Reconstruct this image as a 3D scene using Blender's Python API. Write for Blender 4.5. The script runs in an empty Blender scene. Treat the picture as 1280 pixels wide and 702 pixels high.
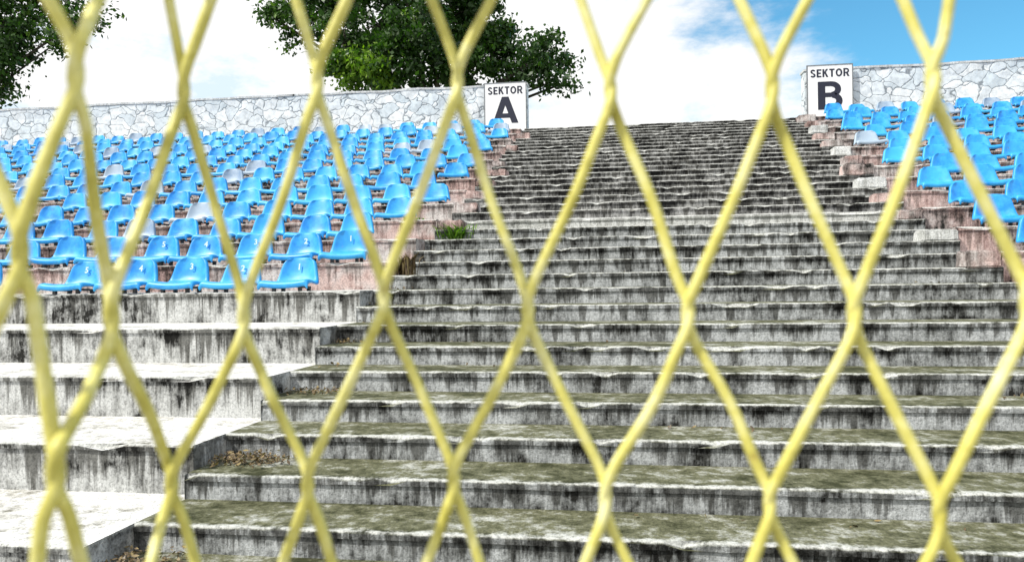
import bpy, math, random
import numpy as np
from mathutils import Vector, Matrix, noise
random.seed(7); rng=np.random.default_rng(7)
scene=bpy.context.scene
col=scene.collection
scene.view_settings.view_transform='Standard'; scene.view_settings.look='None'; scene.view_settings.exposure=0

# ---------------------------------------------------------------- camera
TH=math.radians(7.85); ROLL=0.013; CZ=1.6
FWD=Vector((-math.sin(TH),math.cos(TH),0))
RIGHT=Vector((math.cos(TH),math.sin(TH),-ROLL)).normalized()
UP=RIGHT.cross(FWD).normalized()
cd=bpy.data.cameras.new('camera'); cam=bpy.data.objects.new('camera',cd); col.objects.link(cam)
M=Matrix((RIGHT,UP,-FWD)).transposed().to_4x4(); M.translation=Vector((0,0,CZ))
cam.matrix_world=M
cd.sensor_width=36; cd.lens=26.0; cd.clip_start=0.01; cd.clip_end=3000
cd.dof.use_dof=True; cd.dof.focus_distance=9; cd.dof.aperture_fstop=11
scene.camera=cam

# ---------------------------------------------------------------- helpers
def newmat(name,rough=0.8):
    m=bpy.data.materials.new(name); m.use_nodes=True
    nt=m.node_tree; b=nt.nodes['Principled BSDF']; b.inputs['Roughness'].default_value=rough
    return m,nt,b
def N(nt,t,**k):
    n=nt.nodes.new(t)
    for a,v in k.items(): setattr(n,a,v)
    return n
def L(nt,a,b): nt.links.new(a,b)
def noise_n(nt,vec,scale,detail=6,rough=0.6,mapscale=None,dist=0):
    if mapscale:
        mp=N(nt,'ShaderNodeMapping'); mp.inputs['Scale'].default_value=mapscale; L(nt,vec,mp.inputs['Vector']); vec=mp.outputs[0]
    n=N(nt,'ShaderNodeTexNoise'); n.inputs['Scale'].default_value=scale; n.inputs['Detail'].default_value=detail
    n.inputs['Roughness'].default_value=rough; n.inputs['Distortion'].default_value=dist
    L(nt,vec,n.inputs['Vector']); return n.outputs['Fac']
def ramp(nt,fac,stops):
    r=N(nt,'ShaderNodeValToRGB'); e=r.color_ramp.elements
    while len(e)<len(stops): e.new(0.5)
    for i,(p,c) in enumerate(stops):
        e[i].position=p; e[i].color=(c[0],c[1],c[2],1) if len(c)==3 else c
    L(nt,fac,r.inputs[0]); return r.outputs[0]
def mix(nt,fac,a,b,mode='MIX'):
    m=N(nt,'ShaderNodeMix',data_type='RGBA',blend_type=mode)
    if isinstance(fac,(int,float)): m.inputs[0].default_value=fac
    else: L(nt,fac,m.inputs[0])
    for s,i in ((a,6),(b,7)):
        if isinstance(s,tuple): m.inputs[i].default_value=(*s,1)
        else: L(nt,s,m.inputs[i])
    return m.outputs[2]
def mth(nt,op,a,b=0.0,clamp=False):
    m=N(nt,'ShaderNodeMath',operation=op); m.use_clamp=clamp
    for s,i in ((a,0),(b,1)):
        if isinstance(s,(int,float)): m.inputs[i].default_value=s
        else: L(nt,s,m.inputs[i])
    return m.outputs[0]
def bump(nt,b,h,strength=0.4,dist=0.01):
    n=N(nt,'ShaderNodeBump'); n.inputs['Strength'].default_value=strength; n.inputs['Distance'].default_value=dist
    L(nt,h,n.inputs['Height']); L(nt,n.outputs[0],b.inputs['Normal'])
def smooth(nt,v,lo,hi):
    m=N(nt,'ShaderNodeMapRange',interpolation_type='SMOOTHSTEP'); L(nt,v,m.inputs[0])
    m.inputs[1].default_value=lo; m.inputs[2].default_value=hi; return m.outputs[0]
def mesh_obj(name,verts,faces,mats,fmat=None,attr=None,smoothsh=False,parent=None):
    me=bpy.data.meshes.new(name); me.from_pydata(verts,[],faces)
    for m in mats: me.materials.append(m)
    if fmat is not None: me.polygons.foreach_set('material_index',fmat)
    if attr is not None:
        a=me.attributes.new('w','FLOAT_COLOR','POINT')
        a.data.foreach_set('color',np.array(attr,dtype=np.float32).ravel())
    if smoothsh: me.polygons.foreach_set('use_smooth',[True]*len(me.polygons))
    me.update(); o=bpy.data.objects.new(name,me); col.objects.link(o)
    if parent: o.parent=parent
    return o
def empty(name):
    e=bpy.data.objects.new(name,None); col.objects.link(e); return e

# ---------------------------------------------------------------- materials
def concrete(name,light=(.51,.53,.54),mid=(.25,.26,.26),dark=(.018,.018,.016),lo=.405,hi=.55,
             tread=((.038,.042,.016),(.15,.152,.09),(.47,.48,.44)),tlo=.41,thi=.63,pink=None,edgecol=(.60,.61,.58),edgeamt=.85,drip_shade=.9):
    m,nt,b=newmat(name,.95); b.inputs['Specular IOR Level'].default_value=.25
    tc=N(nt,'ShaderNodeTexCoord').outputs['Object']
    at=N(nt,'ShaderNodeAttribute',attribute_name='w'); sp=N(nt,'ShaderNodeSeparateColor'); L(nt,at.outputs['Color'],sp.inputs[0])
    edge,v=sp.outputs[0],sp.outputs[1]
    s1=noise_n(nt,tc,1,5,.72,(3.2,3.1,3.4)); s2=noise_n(nt,tc,1,5,.7,(26,3.7,4.0))
    big=noise_n(nt,tc,1,3,.6,(.9,2.3,2.3))
    st=mth(nt,'ADD',mth(nt,'MULTIPLY',s1,.48),mth(nt,'ADD',mth(nt,'MULTIPLY',s2,.28),mth(nt,'MULTIPLY',big,.24)))
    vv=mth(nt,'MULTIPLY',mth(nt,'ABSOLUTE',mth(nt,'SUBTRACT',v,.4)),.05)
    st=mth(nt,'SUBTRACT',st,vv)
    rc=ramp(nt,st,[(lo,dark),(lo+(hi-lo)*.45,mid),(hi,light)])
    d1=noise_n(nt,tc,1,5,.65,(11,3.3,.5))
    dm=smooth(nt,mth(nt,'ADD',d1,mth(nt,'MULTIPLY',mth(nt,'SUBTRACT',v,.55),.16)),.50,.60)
    rc=mix(nt,mth(nt,'MULTIPLY',dm,drip_shade),rc,mix(nt,1.0,rc,(.24,.235,.22),'MULTIPLY'))  # dirt drips plus shade under the nosing lip, both painted into riser colour
    if pink:
        pf=smooth(nt,noise_n(nt,tc,1.7,3,.6),.42,.58); rc=mix(nt,mth(nt,'MULTIPLY',pf,.8),rc,mix(nt,1.0,rc,pink,'MULTIPLY'))
    t1=noise_n(nt,tc,2.2,6,.75,(1,1.6,1)); t2=noise_n(nt,tc,14,5,.7)
    tt=mth(nt,'ADD',mth(nt,'MULTIPLY',t1,.6),mth(nt,'MULTIPLY',t2,.4))
    tcx=ramp(nt,tt,[(tlo,tread[0]),(tlo*.5+thi*.5,tread[1]),(thi,tread[2])])
    nz=N(nt,'ShaderNodeSeparateXYZ'); L(nt,N(nt,'ShaderNodeNewGeometry').outputs['True Normal'],nz.inputs[0])
    c=mix(nt,smooth(nt,nz.outputs[2],.5,.9),rc,tcx)
    en=smooth(nt,mth(nt,'ADD',edge,mth(nt,'MULTIPLY',mth(nt,'SUBTRACT',mth(nt,'ADD',mth(nt,'MULTIPLY',t1,.5),mth(nt,'MULTIPLY',t2,.5)),.5),4.6)),.3,1.0)
    c=mix(nt,mth(nt,'MULTIPLY',mth(nt,'MULTIPLY',en,smooth(nt,edge,.05,.8)),edgeamt),c,edgecol)
    g=noise_n(nt,tc,60,4,.75); c=mix(nt,.65,c,ramp(nt,g,[(.36,(.3,.3,.3)),(.53,(1,1,1))]),'MULTIPLY')
    L(nt,c,b.inputs['Base Color'])
    h=mth(nt,'ADD',mth(nt,'MULTIPLY',g,.5),mth(nt,'ADD',s2,t2)); bump(nt,b,h,.7,.016)
    return m
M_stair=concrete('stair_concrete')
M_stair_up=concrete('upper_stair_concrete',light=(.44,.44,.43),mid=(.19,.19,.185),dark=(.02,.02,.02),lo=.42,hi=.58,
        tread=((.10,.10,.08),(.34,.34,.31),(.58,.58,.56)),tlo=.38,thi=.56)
M_land=concrete('landing_concrete',light=(.70,.71,.70),mid=(.46,.47,.45),lo=.33,hi=.50,tread=((.2,.2,.18),(.5,.5,.48),(.7,.7,.7)),tlo=.35,thi=.5,drip_shade=.5)
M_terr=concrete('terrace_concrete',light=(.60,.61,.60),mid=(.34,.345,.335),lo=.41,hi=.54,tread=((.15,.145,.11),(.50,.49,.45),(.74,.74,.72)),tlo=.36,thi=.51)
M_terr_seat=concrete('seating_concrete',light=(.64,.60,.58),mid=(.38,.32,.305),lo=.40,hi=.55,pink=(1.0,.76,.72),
        tread=((.14,.12,.11),(.45,.42,.40),(.68,.66,.64)),tlo=.38,thi=.54,drip_shade=.65)

def simple(name,colr,rough=.6,var=.25,scale=20,metal=0,bmp=.1):
    m,nt,b=newmat(name,rough); tc=N(nt,'ShaderNodeTexCoord').outputs['Object']
    n=noise_n(nt,tc,scale,5,.65)
    a=tuple(x*(1-var) for x in colr); c=tuple(min(1,x*(1+var)) for x in colr)
    L(nt,ramp(nt,n,[(.3,a),(.7,c)]),b.inputs['Base Color']); b.inputs['Metallic'].default_value=metal
    bump(nt,b,n,bmp,.003); return m

def seatmat(name,c1,c2):
    m,nt,b=newmat(name,.38); tc=N(nt,'ShaderNodeTexCoord').outputs['Object']
    oi=N(nt,'ShaderNodeObjectInfo').outputs['Random']
    vm=N(nt,'ShaderNodeVectorMath',operation='ADD'); L(nt,tc,vm.inputs[0]); cm=N(nt,'ShaderNodeCombineXYZ')
    L(nt,mth(nt,'MULTIPLY',oi,50),cm.inputs[0]); L(nt,cm.outputs[0],vm.inputs[1])
    n=noise_n(nt,vm.outputs[0],7,6,.7)
    c=mix(nt,ramp(nt,n,[(.38,(0,0,0)),(.7,(1,1,1))]),c1,c2)
    c=mix(nt,mth(nt,'MULTIPLY',mth(nt,'POWER',oi,2.0),.7),c,c2)
    d=noise_n(nt,vm.outputs[0],16,5,.75); c=mix(nt,smooth(nt,d,.58,.74),c,(.10,.22,.36))
    L(nt,c,b.inputs['Base Color']); 
    L(nt,mth(nt,'ADD',mth(nt,'MULTIPLY',n,.45),.22),b.inputs['Roughness']); return m
M_seat=seatmat('blue_seat_plastic',(.003,.215,.62),(.045,.42,.78))
M_seatg=seatmat('faded_seat_plastic',(.18,.27,.40),(.36,.44,.52))
M_brk=simple('seat_bracket_steel',(.12,.11,.1),.6)
M_num=simple('white_number_paint',(.50,.62,.72),.6,.15)

# ---------------------------------------------------------------- stepped geometry
Y0,T,R,Z0=3.42,.415,.14,.41
def Ys(i): return Y0+i*T
def Zs(i): return Z0+i*R
def xl(y): return min(-2.12,-2.42+.045*(y-3))
def xr(y): return 3.45 if y<9 else 3.45+(y-9)*.125
def build_steps(name,steps,xa,xb,mats,matfn,dx=.09,caps=(False,False),seed=0):
    V=[];F=[];A=[];FM=[]
    for k,(yf,z,zp,yb) in enumerate(steps):
        wid=xb(yf)-xa(yf); n=max(2,int(abs(wid)/dx)); base=len(V)
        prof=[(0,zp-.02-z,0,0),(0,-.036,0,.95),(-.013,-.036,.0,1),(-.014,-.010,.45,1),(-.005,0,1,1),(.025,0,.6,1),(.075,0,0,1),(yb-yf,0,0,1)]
        for j in range(n+1):
            t=j/n
            for p,(dy,dz,e,v) in enumerate(prof):
                y=yf+dy; x=xa(y)+(xb(y)-xa(y))*t
                if p in(2,3,4,5):
                    q=Vector((x*1.1,yf*7+seed,p*.1)); a=noise.noise(q); c=noise.noise(Vector((x*6,yf*11,3+seed)))
                    f_=noise.noise(Vector((x*19,yf*5,p+seed)))
                    y+=a*.005+f_*.003; dz+=noise.noise(q+Vector((9,9,9)))*.003+(f_*.003 if p<4 else 0)
                    if c>.24 and p in(3,4): y+=min(.022,(c-.24)*.14); dz-=min(.026,(c-.24)*.15)
                    if c>.34 and p==5: dz-=.004
                if p==0: y+=noise.noise(Vector((x*1.5,yf*3,1)))*.006
                V.append((x,y,z+dz)); A.append((e,v,0,1))
        np_=len(prof)
        for j in range(n):
            for p in range(np_-1):
                a=base+j*np_+p; F.append((a,a+np_,a+np_+1,a+1)); FM.append(matfn(k,yf))
        for side,jj in ((0,0),(1,n)):
            if caps[side]:
                fx=(xa if side==0 else xb)
                y1,y2=yf-.008,yb
                nn=4; b2=len(V)
                for q in range(nn+1):
                    y=y1+(y2-y1)*q/nn
                    V.append((fx(y),y,z-.003)); A.append((.7,1,0,1))
                    V.append((fx(y),y,z-.04)); A.append((0,.6,0,1))
                    V.append((fx(y),y,max(0,z-.9))); A.append((0,.2,0,1))
                for q in range(nn):
                    a=b2+q*3
                    F+= [(a,a+3,a+4,a+1),(a+1,a+4,a+5,a+2)]; FM+=[matfn(k,yf)]*2
    return mesh_obj(name,V,F,mats,FM,A)
NI=36
st=[(Ys(i),Zs(i),Zs(i-1) if i>-2 else 0,Ys(i+1) if i<NI-1 else 19.2) for i in range(-2,NI)]
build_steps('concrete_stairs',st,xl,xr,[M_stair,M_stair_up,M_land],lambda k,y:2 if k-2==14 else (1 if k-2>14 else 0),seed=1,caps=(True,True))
SH=.33
tl=[]
for i in range(-2,36,2):
    yf=Ys(i)-SH; tl.append((yf,Zs(i),Zs(i-2) if i>-2 else 0,Ys(i+2)-SH if i<34 else 18.4))
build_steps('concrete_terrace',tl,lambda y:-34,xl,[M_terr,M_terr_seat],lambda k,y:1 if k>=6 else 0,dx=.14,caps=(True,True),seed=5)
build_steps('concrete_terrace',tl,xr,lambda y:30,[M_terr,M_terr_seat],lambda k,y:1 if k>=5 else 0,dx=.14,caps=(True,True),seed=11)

def block(cx,cy,z,sx,sy,sz,rot,mat,sd):
    import bmesh
    bm=bmesh.new(); bmesh.ops.create_cube(bm,size=1)
    bmesh.ops.scale(bm,vec=(sx,sy,sz),verts=bm.verts)
    bmesh.ops.bevel(bm,geom=bm.edges[:],offset=.014,segments=2,affect='EDGES')
    bmesh.ops.subdivide_edges(bm,edges=[e for e in bm.edges if e.calc_length()>.08],cuts=3,use_grid_fill=True)
    Rm=Matrix.Rotation(rot,4,'Z')
    for v in bm.verts:
        p=Rm@v.co+Vector((cx,cy,z+sz/2)); q=p*9+Vector((sd,0,0))
        v.co=p+Vector((noise.noise(q),noise.noise(q+Vector((5,0,0))),noise.noise(q+Vector((0,5,0)))))*.016
    me=bpy.data.meshes.new('kerb_block'); bm.to_mesh(me); bm.free(); me.materials.append(mat)
    a=me.attributes.new('w','FLOAT_COLOR','POINT'); a.data.foreach_set('color',np.tile(np.array([.25,.5,0,1],dtype=np.float32),len(me.vertices)))
    o=bpy.data.objects.new('kerb_block',me); col.objects.link(o)
for k,i in enumerate(range(9,35,2)):
    y=Ys(i)+.12; w_=random.uniform(.24,.42)
    block(xr(y)-w_*.5-.01,y+random.uniform(-.03,.06),Zs(i)-.004,w_,.26,random.uniform(.11,.17),random.uniform(-.05,.05),M_land if k%3==1 else M_terr_seat,k*3.1)
for k,i in enumerate(range(13,35,2)):
    if random.random()<.35: continue
    y=Ys(i)+.14; w_=random.uniform(.22,.36)
    block(xl(y)+w_*.5+.01,y+random.uniform(-.03,.03),Zs(i)-.004,w_,.24,random.uniform(.10,.15),random.uniform(-.06,.06),M_terr_seat,k*5.3+40)

# ---------------------------------------------------------------- seat
def make_seat(mat):
    prof=[(.015,.03,.222,0),(.0,.06,.232,0),(.012,.088,.237,0),(.06,.102,.237,.1),(.15,.095,.234,.2),(.25,.082,.225,.35),
          (.31,.09,.212,.6),(.345,.13,.196,.9),(.368,.20,.180,1),(.385,.275,.164,1),(.397,.322,.148,1),(.405,.34,.118,1)]
    us=[-1.07,-1,-.8,-.5,-.2,.0,.2,.5,.8,1,1.07]
    V=[];F=[]
    for (y,z,w,bk) in prof:
        for u in us:
            au=min(abs(u),1); e=au**3
            x=u*w; zz=z+(1-bk)*.022*e; yy=y-bk*.055*e
            if abs(u)>1: zz-=(1-bk)*.045; yy+=bk*.035
            if bk>=1 and z>.3: zz-=.02*au**4
            V.append((x,yy,zz))
    n=len(us)
    for j in range(len(prof)-1):
        for i in range(n-1):
            a=j*n+i; F.append((a,a+1,a+n+1,a+n))
    o=mesh_obj('tmpseat',V,F,[mat,M_brk],smoothsh=True)
    s=o.modifiers.new('s','SUBSURF'); s.levels=1; s.render_levels=1
    d=o.modifiers.new('d','SOLIDIFY'); d.thickness=.008
    dg=bpy.context.evaluated_depsgraph_get(); me=bpy.data.meshes.new_from_object(o.evaluated_get(dg))
    bpy.data.objects.remove(o)
    import bmesh
    bm=bmesh.new(); bm.from_mesh(me)
    for xx in(-.13,.13):
        for (yc,zc,sy,sz) in((.18,.045,.24,.02),(.10,.02,.03,.05),(.28,.02,.03,.05)):
            g=bmesh.ops.create_cube(bm,size=1,matrix=Matrix.Translation((xx,yc,zc))@Matrix.Diagonal((.03,sy,sz,1)))
            for v in g['verts']:
                for f in v.link_faces: f.material_index=1
    bm.to_mesh(me); bm.free(); return me
me_b=make_seat(M_seat); me_g=make_seat(M_seatg)
me_b.name='stadium_seat_mesh'; me_g.name='stadium_seat_faded_mesh'
nums={}
def nummesh(s):
    if s in nums: return nums[s]
    c=bpy.data.curves.new('n','FONT'); c.body=s; c.size=.085; c.extrude=.001; c.offset=.002; c.align_x='CENTER'; c.align_y='CENTER'; c.resolution_u=3
    o=bpy.data.objects.new('n',c); col.objects.link(o)
    me=bpy.data.meshes.new_from_object(o.evaluated_get(bpy.context.evaluated_depsgraph_get())); bpy.data.objects.remove(o)
    me.materials.append(M_num); nums[s]=me; return me
def seat_row(i,x0,dirn,count,numbered):
    row=empty('stadium_seat_row'); row.location=(x0,Ys(i)-SH-.03,Zs(i))
    for k in range(count):
        if random.random()<.015: continue
        g=random.random()<(.05 if i<26 else .12)
        s=bpy.data.objects.new('seat',me_g if g else me_b); col.objects.link(s); s.parent=row
        s.location=(dirn*k*.55+random.uniform(-.02,.02),.0+random.uniform(-.012,.02),0.0)
        s.rotation_euler=(random.uniform(-.06,.06),random.uniform(-.025,.025),random.uniform(-.08,.08))
        if numbered and k<5:
            t=bpy.data.objects.new('seat_number',nummesh(str(k+1))); col.objects.link(t); t.parent=s
            t.location=(0,.353,.245); t.rotation_euler=(math.radians(77),0,0)
lefts={8:-3.02,10:-2.74,12:-2.98,14:-2.72,16:-2.45,18:-2.85,20:-2.5,22:-2.5,24:-2.8,26:-2.5,28:-2.75,30:-2.45,32:-2.5,34:-2.75}
for i,x in lefts.items(): seat_row(i,x,-1,30 if i>20 else 22,i<=10)
rights={10:3.95,12:3.95,14:4.1,16:4.05,18:4.5,20:4.2,22:4.6,24:4.3,26:4.75,28:4.6,30:4.85,32:4.75,34:4.95}
for i,x in rights.items(): seat_row(i,x,1,22,False)

# ---------------------------------------------------------------- rubble wall
def wallmat():
    m,nt,b=newmat('rubble_stone',.9); tc=N(nt,'ShaderNodeTexCoord').outputs['Object']
    wn=N(nt,'ShaderNodeTexNoise'); wn.inputs['Scale'].default_value=2.5; L(nt,tc,wn.inputs['Vector'])
    vm=N(nt,'ShaderNodeVectorMath',operation='MULTIPLY_ADD'); L(nt,wn.outputs['Color'],vm.inputs[0]); vm.inputs[1].default_value=(.45,.45,.45); L(nt,tc,vm.inputs[2])
    mp=N(nt,'ShaderNodeMapping'); mp.inputs['Scale'].default_value=(2.7,2.7,3.9); L(nt,vm.outputs[0],mp.inputs[0])
    v=N(nt,'ShaderNodeTexVoronoi',feature='DISTANCE_TO_EDGE'); v.inputs['Scale'].default_value=1; L(nt,mp.outputs[0],v.inputs['Vector'])
    v2=N(nt,'ShaderNodeTexVoronoi'); v2.inputs['Scale'].default_value=1; L(nt,mp.outputs[0],v2.inputs['Vector'])
    sc=N(nt,'ShaderNodeSeparateColor'); L(nt,v2.outputs['Color'],sc.inputs[0])
    stone=ramp(nt,sc.outputs[0],[(0,(.56,.63,.68)),(.5,(.66,.71,.75)),(1,(.74,.77,.79))])
    n=noise_n(nt,tc,9,6,.7); stone=mix(nt,.55,stone,ramp(nt,n,[(.35,(.5,.52,.55)),(.55,(1,1,1))]),'MULTIPLY')
    e=mth(nt,'ADD',v.outputs['Distance'],mth(nt,'MULTIPLY',mth(nt,'SUBTRACT',n,.5),.10))
    c=mix(nt,ramp(nt,e,[(.008,(1,1,1)),(.036,(0,0,0))]),stone,(.20,.23,.26))
    L(nt,c,b.inputs['Base Color']); bump(nt,b,mth(nt,'ADD',smooth(nt,e,0,.07),mth(nt,'MULTIPLY',n,.3)),.45,.03); return m
M_wall=wallmat(); M_cop=concrete('coping_concrete',light=(.8,.82,.83),mid=(.6,.62,.63),lo=.33,hi=.45,tread=((.3,.3,.28),(.5,.5,.5),(.7,.7,.7)),drip_shade=.3)
def stonewall(x0,x1,name):
    V=[];F=[];n=int((x1-x0)/.25); zt=6.50; zb=4.9; nz=6
    for j in range(n+1):
        x=x0+(x1-x0)*j/n
        top=zt+noise.noise(Vector((x*.9,0,2)))*.035
        for q in range(nz+1):
            z=zb+(top-zb)*q/nz; V.append((x,18.42+noise.noise(Vector((x*2.5,z*2.5,0)))*.03,z))
        V.append((x,18.75,top)); V.append((x,18.75,zb))
    m=nz+3
    for j in range(n):
        for q in range(m-1):
            a=j*m+q; F.append((a,a+m,a+m+1,a+1))
    F.append(tuple(range(m))); F.append(tuple(n*m+q for q in reversed(range(m))))
    w=mesh_obj(name,V,F,[M_wall])
    V=[];F=[]
    for j in range(n+1):
        x=x0-.02+(x1-x0+.04)*j/n; top=zt+noise.noise(Vector((x*.9,0,2)))*.035
        for (y,z) in((18.40,.002),(18.395,.05),(18.80,.055),(18.79,.002)):
            V.append((x,y+noise.noise(Vector((x*3,y,1)))*.008,top+z+noise.noise(Vector((x*2,y,5)))*.016))
    for j in range(n):
        for q in range(4):
            a=j*4+q; b_=j*4+(q+1)%4; F.append((a,a+4,b_+4,b_))
    F.append((0,1,2,3)); F.append((n*4+3,n*4+2,n*4+1,n*4))
    o=mesh_obj('coping',V,F,[M_cop],attr=[(.3,1,0,1)]*len(V)); o.parent=w
    return w
stonewall(-34,-2.1,'rubble_stone_wall'); stonewall(4.56,30,'rubble_stone_wall')

# ---------------------------------------------------------------- signs
M_white=simple('sign_white',(.80,.80,.80),.45,.05,3); M_blk=simple('sign_black',(.01,.012,.03),.5,.1); M_fr=simple('sign_frame',(.16,.17,.18),.5,.2)
def arcring(cx,cy,rx,ry,tk,a0,a1,n=12):
    out=[]
    for k in range(n):
        t0=a0+(a1-a0)*k/n; t1=a0+(a1-a0)*(k+1)/n
        f=lambda t,e:(cx+(rx-e)*math.cos(t),cy+(ry-e)*math.sin(t))
        out.append([f(t0,tk),f(t0,0),f(t1,0),f(t1,tk)])
    return out
def rect(x0,y0,x1,y1): return [(x0,y0),(x1,y0),(x1,y1),(x0,y1)]
h_=math.pi/2
GL={'A':(.86,[[(0,0),(.22,0),(.53,1),(.32,1)],[(.86,0),(.64,0),(.33,1),(.54,1)],rect(.2,.2,.66,.37)]),
 'B':(.72,[rect(0,0,.22,1),rect(.2,.0,.42,.17),rect(.2,.44,.40,.60),rect(.2,.83,.40,1)]+arcring(.40,.72,.29,.28,.18,-h_,h_)+arcring(.42,.30,.31,.30,.19,-h_,h_)),
 'S':(.62,arcring(.31,.73,.30,.27,.19,.25,math.pi*1.5)+arcring(.31,.27,.31,.27,.19,-math.pi+.25,math.pi/2)),
 'E':(.56,[rect(0,0,.21,1),rect(.2,0,.56,.18),rect(.2,.42,.5,.59),rect(.2,.82,.56,1)]),
 'K':(.68,[rect(0,0,.21,1),[(.2,.36),(.2,.60),(.42,1),(.67,1)],[(.25,.48),(.40,.62),(.70,0),(.45,0)]]),
 'T':(.62,[rect(0,.82,.62,1),rect(.205,0,.415,.83)]),
 'O':(.78,arcring(.39,.5,.39,.5,.2,0,2*math.pi,22)),
 'R':(.70,[rect(0,0,.21,1),rect(.2,.38,.38,.54),rect(.2,.83,.38,1),[(.28,.42),(.5,.45),(.72,0),(.48,0)]]+arcring(.38,.69,.29,.31,.18,-h_,h_))}
def lettering(s,size,cx,cz,par,name,sx=1):
    tw=(sum(GL[c][0] for c in s)+.13*(len(s)-1)); x=-tw/2; V=[];F=[]; q=0
    for c in s:
        for poly in GL[c][1]:
            k=len(V); n=len(poly)
            for (px,py) in poly: V.append((cx+(x+px)*size*sx,-.004-.0004*(q%5),cz+(py-.5)*size))
            ar=sum(poly[i][0]*poly[(i+1)%n][1]-poly[(i+1)%n][0]*poly[i][1] for i in range(n))
            ids=list(range(k,k+n)); F.append(tuple(ids if ar>0 else ids[::-1])); q+=1
        x+=GL[c][0]+.13
    mesh_obj(name,V,F,[M_blk],parent=par)
def sign(letter,x0,x1,z0,z1):
    e=empty('sector_sign'); e.location=((x0+x1)/2,18.30,(z0+z1)/2)
    w=(x1-x0);h=z1-z0
    def box(nm,cx,cz,sx,sz,y0,y1,mt):
        V=[(cx+a*sx/2,y,cz+c*sz/2) for y in(y0,y1) for a,c in((-1,-1),(1,-1),(1,1),(-1,1))]
        F=[(0,1,2,3),(7,6,5,4),(0,4,5,1),(1,5,6,2),(2,6,7,3),(3,7,4,0)]
        mesh_obj(nm,V,F,[mt],parent=e)
    box('panel',0,0,w-.04,h-.04,0,.02,M_white)
    for nm,cx,cz,sx,sz in(('frame_top',0,h/2-.01,w,.02),('frame_bottom',0,-h/2+.01,w,.02),('frame_left',-w/2+.01,0,.02,h-.042),('frame_right',w/2-.01,0,.02,h-.042)):
        box(nm,cx,cz,sx,sz,-.008,.03,M_fr)
    for nm,cx in(('post_left',-w*.3),('post_right',w*.3)): box(nm,cx,-.1,.05,h+.1,.035,.085,M_fr)
    lettering('SEKTOR',.19,0,h*.5-.20,e,'small_lettering'); lettering(letter,.66,0,-h*.5+.55,e,'big_letter',1.15)
sign('A',-3.17,-2.10,5.32,6.56); sign('B',4.58,5.62,5.32,6.60)

# ---------------------------------------------------------------- terrain
def hgt(x,y):
    if y<18.5: return -0.01
    a=min(1,max(0,(60-y)/16)); b=min(1,max(0,(50-abs(x))/14)); 
    return -0.01+5.29*(a*a*(3-2*a))*(b*b*(3-2*b))
xs=[-1500,-400,-150,-80]+list(np.arange(-56,57,4.))+[80,150,400,1500]
ys=[-800,-200,-60,-20,0,10,18.49,18.55]+list(np.arange(20,70,4.))+[100,200,600,1800]
V=[(x,y,hgt(x,y)) for y in ys for x in xs]; n=len(xs)
F=[(j*n+i,j*n+i+1,(j+1)*n+i+1,(j+1)*n+i) for j in range(len(ys)-1) for i in range(n-1)]
m,nt,b=newmat('ground_mat',.95); tc=N(nt,'ShaderNodeTexCoord').outputs['Object']
sy=N(nt,'ShaderNodeSeparateXYZ'); L(nt,tc,sy.inputs[0])
g=ramp(nt,noise_n(nt,tc,.8,8,.7),[(.3,(.04,.07,.02)),(.7,(.12,.14,.05))]); a=ramp(nt,noise_n(nt,tc,4,8,.7),[(.3,(.13,.125,.11)),(.7,(.33,.32,.30))])
L(nt,mix(nt,smooth(nt,sy.outputs[1],4,5),a,g),b.inputs['Base Color']); bump(nt,b,noise_n(nt,tc,30,5,.7),.5,.02)
mesh_obj('ground',V,F,[m])

# ---------------------------------------------------------------- trees
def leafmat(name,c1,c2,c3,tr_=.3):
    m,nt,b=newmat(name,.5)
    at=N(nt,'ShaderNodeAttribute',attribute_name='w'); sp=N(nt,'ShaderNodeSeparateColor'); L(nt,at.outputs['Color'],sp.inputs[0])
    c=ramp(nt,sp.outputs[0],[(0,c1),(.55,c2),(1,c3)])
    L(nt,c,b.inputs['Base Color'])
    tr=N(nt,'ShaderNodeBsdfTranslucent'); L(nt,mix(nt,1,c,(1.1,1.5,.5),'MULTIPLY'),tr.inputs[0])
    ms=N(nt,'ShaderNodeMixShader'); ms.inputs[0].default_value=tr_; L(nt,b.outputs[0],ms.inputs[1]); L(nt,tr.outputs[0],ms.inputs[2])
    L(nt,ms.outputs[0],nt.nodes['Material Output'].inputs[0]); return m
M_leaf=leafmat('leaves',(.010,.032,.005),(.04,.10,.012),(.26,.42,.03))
M_bark=simple('bark',(.06,.05,.04),.9,.4,8,bmp=.6)
def tube(V,F,pts,rads,seg=7):
    base=len(V)
    for k,p in enumerate(pts):
        d=(pts[min(k+1,len(pts)-1)]-pts[max(k-1,0)]).normalized()
        a=d.orthogonal().normalized(); bb=d.cross(a)
        for s in range(seg):
            an=2*math.pi*s/seg; V.append(tuple(p+(a*math.cos(an)+bb*math.sin(an))*rads[k]))
    for k in range(len(pts)-1):
        for s in range(seg):
            q=base+k*seg; F.append((q+s,q+(s+1)%seg,q+seg+(s+1)%seg,q+seg+s))
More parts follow.
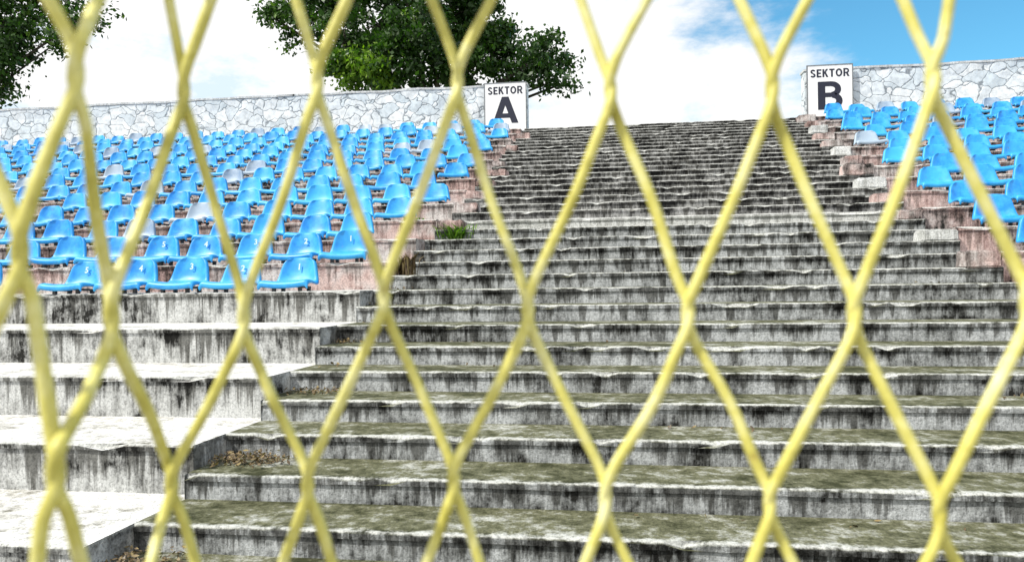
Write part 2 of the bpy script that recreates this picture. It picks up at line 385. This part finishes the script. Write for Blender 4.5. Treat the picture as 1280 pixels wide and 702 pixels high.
def tree(base,blobs,trunk_r,leaf,clus_per,leaves_per):
    base=Vector(base); V=[];F=[]
    cen=Vector((0,0,0))
    for bl in blobs: cen+=Vector(bl[:3])/len(blobs)
    fork=base+(cen-base)*.45; fork.z=base.z+(cen.z-base.z)*.3
    tube(V,F,[base-Vector((0,0,.3)),base+Vector((0,0,.4)),base.lerp(fork,.5)+Vector((.15,0,0)),fork],[trunk_r*1.4,trunk_r,trunk_r*.85,trunk_r*.75],10)
    P=[];W=[]
    for (x,y,z,r,lit) in blobs:
        c=Vector((x,y,z)); mid=fork.lerp(c,.5)+Vector((random.uniform(-.5,.5),random.uniform(-.5,.5),random.uniform(0,.6)))
        tube(V,F,[fork,fork.lerp(mid,.5),mid,c],[trunk_r*.45,trunk_r*.34,trunk_r*.22,trunk_r*.10])
        nc=int(clus_per*r*r)
        for k in range(nc):
            d=Vector(rng.normal(size=3)).normalized(); rr=r*(.25+.8*random.random()**.6); d.z*=.85
            cc=c+d*rr
            if k%3==0: tube(V,F,[c,c.lerp(cc,.5)+Vector((0,0,.15)),cc],[trunk_r*.10,trunk_r*.06,trunk_r*.025],4)
            sg=random.uniform(.15,.42); nl=int(leaves_per*random.uniform(.5,1.4))
            P.append(np.array(cc)+rng.normal(size=(nl,3))*np.array([sg,sg,sg*.6]))
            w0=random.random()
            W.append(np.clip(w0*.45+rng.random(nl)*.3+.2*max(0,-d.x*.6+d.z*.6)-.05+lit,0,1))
    P=np.concatenate(P);W=np.concatenate(W);n=len(P)
    a=rng.normal(size=(n,3)); a/=np.linalg.norm(a,axis=1)[:,None]; b_=rng.normal(size=(n,3)); b_-=a*(a*b_).sum(1)[:,None]; b_/=np.linalg.norm(b_,axis=1)[:,None]
    s=leaf*rng.uniform(.6,1.3,size=(n,1))
    q=np.stack([P-a*s*.5,P+b_*s*.3-a*s*.05,P+a*s*.55,P-b_*s*.3-a*s*.05],1).reshape(-1,3)
    t=mesh_obj('deciduous_tree',V,F,[M_bark],smoothsh=True)
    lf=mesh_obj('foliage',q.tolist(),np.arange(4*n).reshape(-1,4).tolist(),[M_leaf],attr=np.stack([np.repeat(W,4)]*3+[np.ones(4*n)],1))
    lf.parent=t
def pxw(px,py,s):
    a=(px-640)/924; z=(350-.013*(px-640)-py)/924*s+1.6
    return (s*(-.1366+.9906*a),s*(.9906+.1366*a),z)
bl=[]
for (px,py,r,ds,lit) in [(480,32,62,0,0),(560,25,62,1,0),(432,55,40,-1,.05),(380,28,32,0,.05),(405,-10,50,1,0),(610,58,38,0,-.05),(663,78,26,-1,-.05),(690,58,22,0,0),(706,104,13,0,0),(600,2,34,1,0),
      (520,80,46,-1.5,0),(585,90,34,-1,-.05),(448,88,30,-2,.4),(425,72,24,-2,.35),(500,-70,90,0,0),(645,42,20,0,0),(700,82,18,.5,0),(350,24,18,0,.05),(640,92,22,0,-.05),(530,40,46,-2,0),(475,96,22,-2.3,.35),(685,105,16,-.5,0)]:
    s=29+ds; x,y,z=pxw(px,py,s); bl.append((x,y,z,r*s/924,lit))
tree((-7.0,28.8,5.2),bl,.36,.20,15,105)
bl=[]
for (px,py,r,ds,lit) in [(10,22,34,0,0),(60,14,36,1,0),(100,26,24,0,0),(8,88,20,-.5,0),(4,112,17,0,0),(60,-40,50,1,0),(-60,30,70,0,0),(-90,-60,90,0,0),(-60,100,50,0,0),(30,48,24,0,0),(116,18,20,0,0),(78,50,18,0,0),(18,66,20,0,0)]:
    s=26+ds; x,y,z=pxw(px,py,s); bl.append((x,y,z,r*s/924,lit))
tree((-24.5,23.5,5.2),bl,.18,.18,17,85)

# ---------------------------------------------------------------- leaf litter + weeds
M_dry=leafmat('dry_leaves',(.04,.03,.018),(.13,.085,.04),(.36,.28,.12),.1)
V=[];F=[];A=[]
def litter(cx,cy,sx,sy,n,pile=.03):
    for _ in range(n):
        x=cx+random.gauss(0,sx); y=cy+random.gauss(0,sy)
        fi=math.floor((cy-Y0)/T); y=min(max(y,Ys(fi)+.03),Ys(fi+1)-.03)
        if x<xl(y)+.02: x=xl(y)+.02+random.random()*.1
        z=Zs(fi)+.006+random.random()*pile; s=random.uniform(.008,.022)
        a=Vector((random.gauss(0,1),random.gauss(0,1),random.gauss(0,.5))).normalized(); b_=a.cross(Vector((random.gauss(0,.4),random.gauss(0,.4),1))).normalized()
        c=Vector((x,y,z)); k=len(V)
        for p in(c-a*s,c+b_*s*.5,c+a*s,c-b_*s*.5): V.append(tuple(p)); A.append((random.random(),)*3+(1,))
        F.append((k,k+1,k+2,k+3))
litter(-2.15,Ys(1)+.27,.13,.07,420,.05); litter(-2.25,Ys(-1)+.2,.13,.09,300,.05); litter(-2.1,Ys(3)+.28,.12,.05,130,.03)
litter(-2.2,Ys(5)+.3,.1,.05,40); litter(2.6,Ys(3)+.3,.15,.04,45,.02); litter(.6,Ys(2)+.32,.3,.04,14,.01); litter(1.2,Ys(0)+.33,1.0,.04,12,.01)
for i in range(4,34): litter(random.uniform(-2,3.2),Ys(i)+.33,.5,.04,5,.01); litter(-2.1,Ys(i)+.3,.08,.05,14,.02)
mesh_obj('leaf_litter',V,F,[M_dry],attr=A)
def tuft(x,y,z,n,h,spread,mt,name):
    V=[];F=[];A=[]
    for _ in range(n):
        an=random.random()*6.28; l=random.uniform(.4,1)*h; o=Vector((x+random.gauss(0,spread*.3),y+random.gauss(0,.02),z))
        d=Vector((math.cos(an),math.sin(an)*.6,0))*spread*random.uniform(.3,1); w=Vector((-math.sin(an),math.cos(an),0))*random.uniform(.006,.014)
        k=len(V); m_=o+d*.4+Vector((0,0,l*.7)); e=o+d+Vector((0,0,l*random.uniform(.6,1)))
        for p in(o-w*.5,o+w*.5,m_+w,m_-w,e): V.append(tuple(p)); A.append((random.random(),)*3+(1,))
        F.append((k,k+1,k+2,k+3)); F.append((k+3,k+2,k+4))
    mesh_obj(name,V,F,[mt],attr=A)
M_weed=leafmat('weed_leaves',(.05,.12,.01),(.12,.25,.02),(.25,.38,.05))
tuft(-1.9,Ys(13)+.0,Zs(12),170,.26,.26,M_weed,'weed_plant')
tuft(-2.12,Ys(9)+.25,Zs(9),140,.28,.14,M_dry,'dry_grass_tuft')
tuft(-2.6,Ys(16)-.42,Zs(14),40,.12,.12,M_weed,'weed_plant')

# ---------------------------------------------------------------- chain link fence
def fencemat():
    m,nt,b=newmat('yellow_fence_coating',.45); tc=N(nt,'ShaderNodeTexCoord').outputs['Object']
    n=noise_n(nt,tc,45,5,.7); n2=noise_n(nt,tc,160,4,.7)
    c=ramp(nt,n,[(.3,(.40,.355,.045)),(.5,(.64,.59,.15)),(.66,(.80,.77,.38))])
    c=mix(nt,ramp(nt,noise_n(nt,tc,22,4,.7),[(.64,(0,0,0)),(.72,(1,1,1))]),c,(.22,.12,.03))
    L(nt,c,b.inputs['Base Color']); bump(nt,b,n2,.35,.001); return m
M_f=fencemat()
A_u=[-197,-153.4,-115.4,-68.4,-19.1,34.6,91.5,148,206]
B_u=[-173,-140.7,-94.3,-45,5.6,61.9,120.4,181.5]
rows={0:(A_u,[72,70.3,65.3,69,69.5,67.5,69,73.2,72]),
 1:(B_u,[7,-15.5,-14.6,-6.2,-10.4,-9.9,-9.6,-5.6]),
 2:([-203,-160.4,-119.6,-71.8,-20.5,32.9,90.6,150.3,209.6],[-72,-70.3,-72.6,-72.6,-70.3,-76,-77.4,-80.2,-80]),
 3:([-176,-141,-95.7,-46.4,5.6,62,121,180],[-150]*8),
 -1:([-177,-129,-88.6,-40.2,11.3,63.6,120.4,160.4],[140]*8)}
def node(r,c):
    """fence-plane coordinates in metres of node in row r, column c (even rows A, odd rows B shifted half a mesh)"""
    if r in rows: us,ws=rows[r]
    else:
        us=(A_u if r%2==0 else B_u)
        w=140+(-1-r)*73 if r<-1 else -150-(r-3)*73
        ws=[w]*len(us)
    n=len(us)
    if c<0: u=us[0]+c*52; w=ws[0]
    elif c>=n: u=us[-1]+(c-n+1)*55; w=ws[-1]
    else: u,w=us[c],ws[c]
    if r not in rows or c<0 or c>=n:
        u+=2.0*noise.noise(Vector((r*1.7,c*2.3,0))); w+=2.5*noise.noise(Vector((r*1.1,c*1.9,7)))
    t=min(1,max(0,(-u-118)/45)); t=t*t*(3-2*t); bul=.07*t
    t2=min(1,max(0,(u-20)/130)); bul+=.03*t2
    k=1-bul/.26
    return u/1000*k,w/1000*k,bul
def fp(u,w,n):
    return Vector((0,0,CZ))+FWD*(.26-n)+RIGHT*u+UP*w
cu=bpy.data.curves.new('chain_link_fence','CURVE'); cu.dimensions='3D'; cu.bevel_depth=.0019; cu.bevel_resolution=3; cu.resolution_u=3
RT,RB=-9,21
for c in range(-22,30):
    for kind in(0,1):
        pts=[]
        for r in range(RT,RB+1):
            even=(r%2==0)
            if kind==0: cc=c; side=-1 if even else 1
            else: cc=(c+1) if even else c; side=1 if even else -1
            u,w,n=node(r,cc)
            ov=.0012*side; zz=.0020
            h=.0090*(1+.35*noise.noise(Vector((r*2.1,cc*3.3,2))))
            s_in=1 if (r+kind)%2==0 else -1
            j=noise.noise(Vector((r*3.1,cc*1.3,kind*5)))*.0010
            pts.append((u-side*.0018+j,w+h,n+zz*s_in)); pts.append((u+ov,w,n)); pts.append((u-side*.0018-j,w-h,n-zz*s_in))
        full=[]
        for k in range(0,len(pts),3):
            full+=pts[k:k+3]
            if k+3<len(pts):
                a=pts[k+2]; b_=pts[k+3]
                s1=noise.noise(Vector((k*.9,c*2.7,kind)))*.0035
                for f in(.12,.5,.88):
                    full.append(tuple(a[i]+(b_[i]-a[i])*f+(s1 if i==0 and f==.5 else 0) for i in range(3)))
        sp=cu.splines.new('NURBS'); sp.points.add(len(full)-1)
        for k,p in enumerate(full):
            v=fp(*p); sp.points[k].co=(*v,1); sp.points[k].radius=1+.18*noise.noise(v*60)
        sp.order_u=3; sp.use_endpoint_u=True
cu.materials.append(M_f)
fo=bpy.data.objects.new('chain_link_fence',cu); col.objects.link(fo)
for u in(-1.38,1.62):
    V=[];F=[]; p=fp(u,0,0); p=Vector((p.x,p.y,0)); tube(V,F,[p-Vector((0,0,.3)),p+Vector((0,0,1)),p+Vector((0,0,2.3))],[.03,.03,.03],14)
    V.append(tuple(p+Vector((0,0,2.33)))); k=len(V)-1
    for s in range(14): F.append((28+s,28+(s+1)%14,k))
    mesh_obj('fence_post',V,F,[M_f],smoothsh=True).parent=fo

# ---------------------------------------------------------------- light + sky
S=Vector((-.55,-.38,.78)).normalized()
sl=bpy.data.lights.new('sun','SUN'); sl.energy=5.0; sl.angle=math.radians(.5); sl.color=(1,.965,.89)
so=bpy.data.objects.new('sun',sl); col.objects.link(so); so.rotation_euler=S.to_track_quat('Z','Y').to_euler()
w=bpy.data.worlds.new('World'); scene.world=w; w.use_nodes=True; nt=w.node_tree; bg=nt.nodes['Background']
sky=N(nt,'ShaderNodeTexSky',sky_type='NISHITA'); sky.sun_disc=False; sky.sun_elevation=math.asin(S.z); sky.sun_rotation=math.atan2(S.x,S.y)
tc=N(nt,'ShaderNodeTexCoord').outputs['Generated']; sx=N(nt,'ShaderNodeSeparateXYZ'); L(nt,tc,sx.inputs[0])
n1=noise_n(nt,tc,5,7,.6,(1,1,2.2)); n2=noise_n(nt,tc,7,6,.6,(1,1,2.0))
# open blue patch to the north-east, cloud bank elsewhere near the horizon
dist=N(nt,'ShaderNodeVectorMath',operation='DOT_PRODUCT'); L(nt,tc,dist.inputs[0]); dist.inputs[1].default_value=Vector((.42,.80,.42)).normalized()
val=mth(nt,'ADD',mth(nt,'ADD',sx.outputs[0],mth(nt,'MULTIPLY',sx.outputs[2],1.2)),mth(nt,'MULTIPLY',mth(nt,'SUBTRACT',n1,.5),.75))
cl=mth(nt,'SUBTRACT',1.0,mth(nt,'MULTIPLY',smooth(nt,val,.45,.66),smooth(nt,dist.outputs['Value'],.55,.85)))
cc=ramp(nt,n2,[(.36,(.72,.86,.99)),(.47,(1,1,1))])
cc=mix(nt,1,cc,(10.0,10.0,10.0),'MULTIPLY')
skc=mix(nt,1,sky.outputs[0],(.75,1.6,1.75),'MULTIPLY')
L(nt,mix(nt,cl,skc,cc),bg.inputs['Color']); bg.inputs['Strength'].default_value=.11
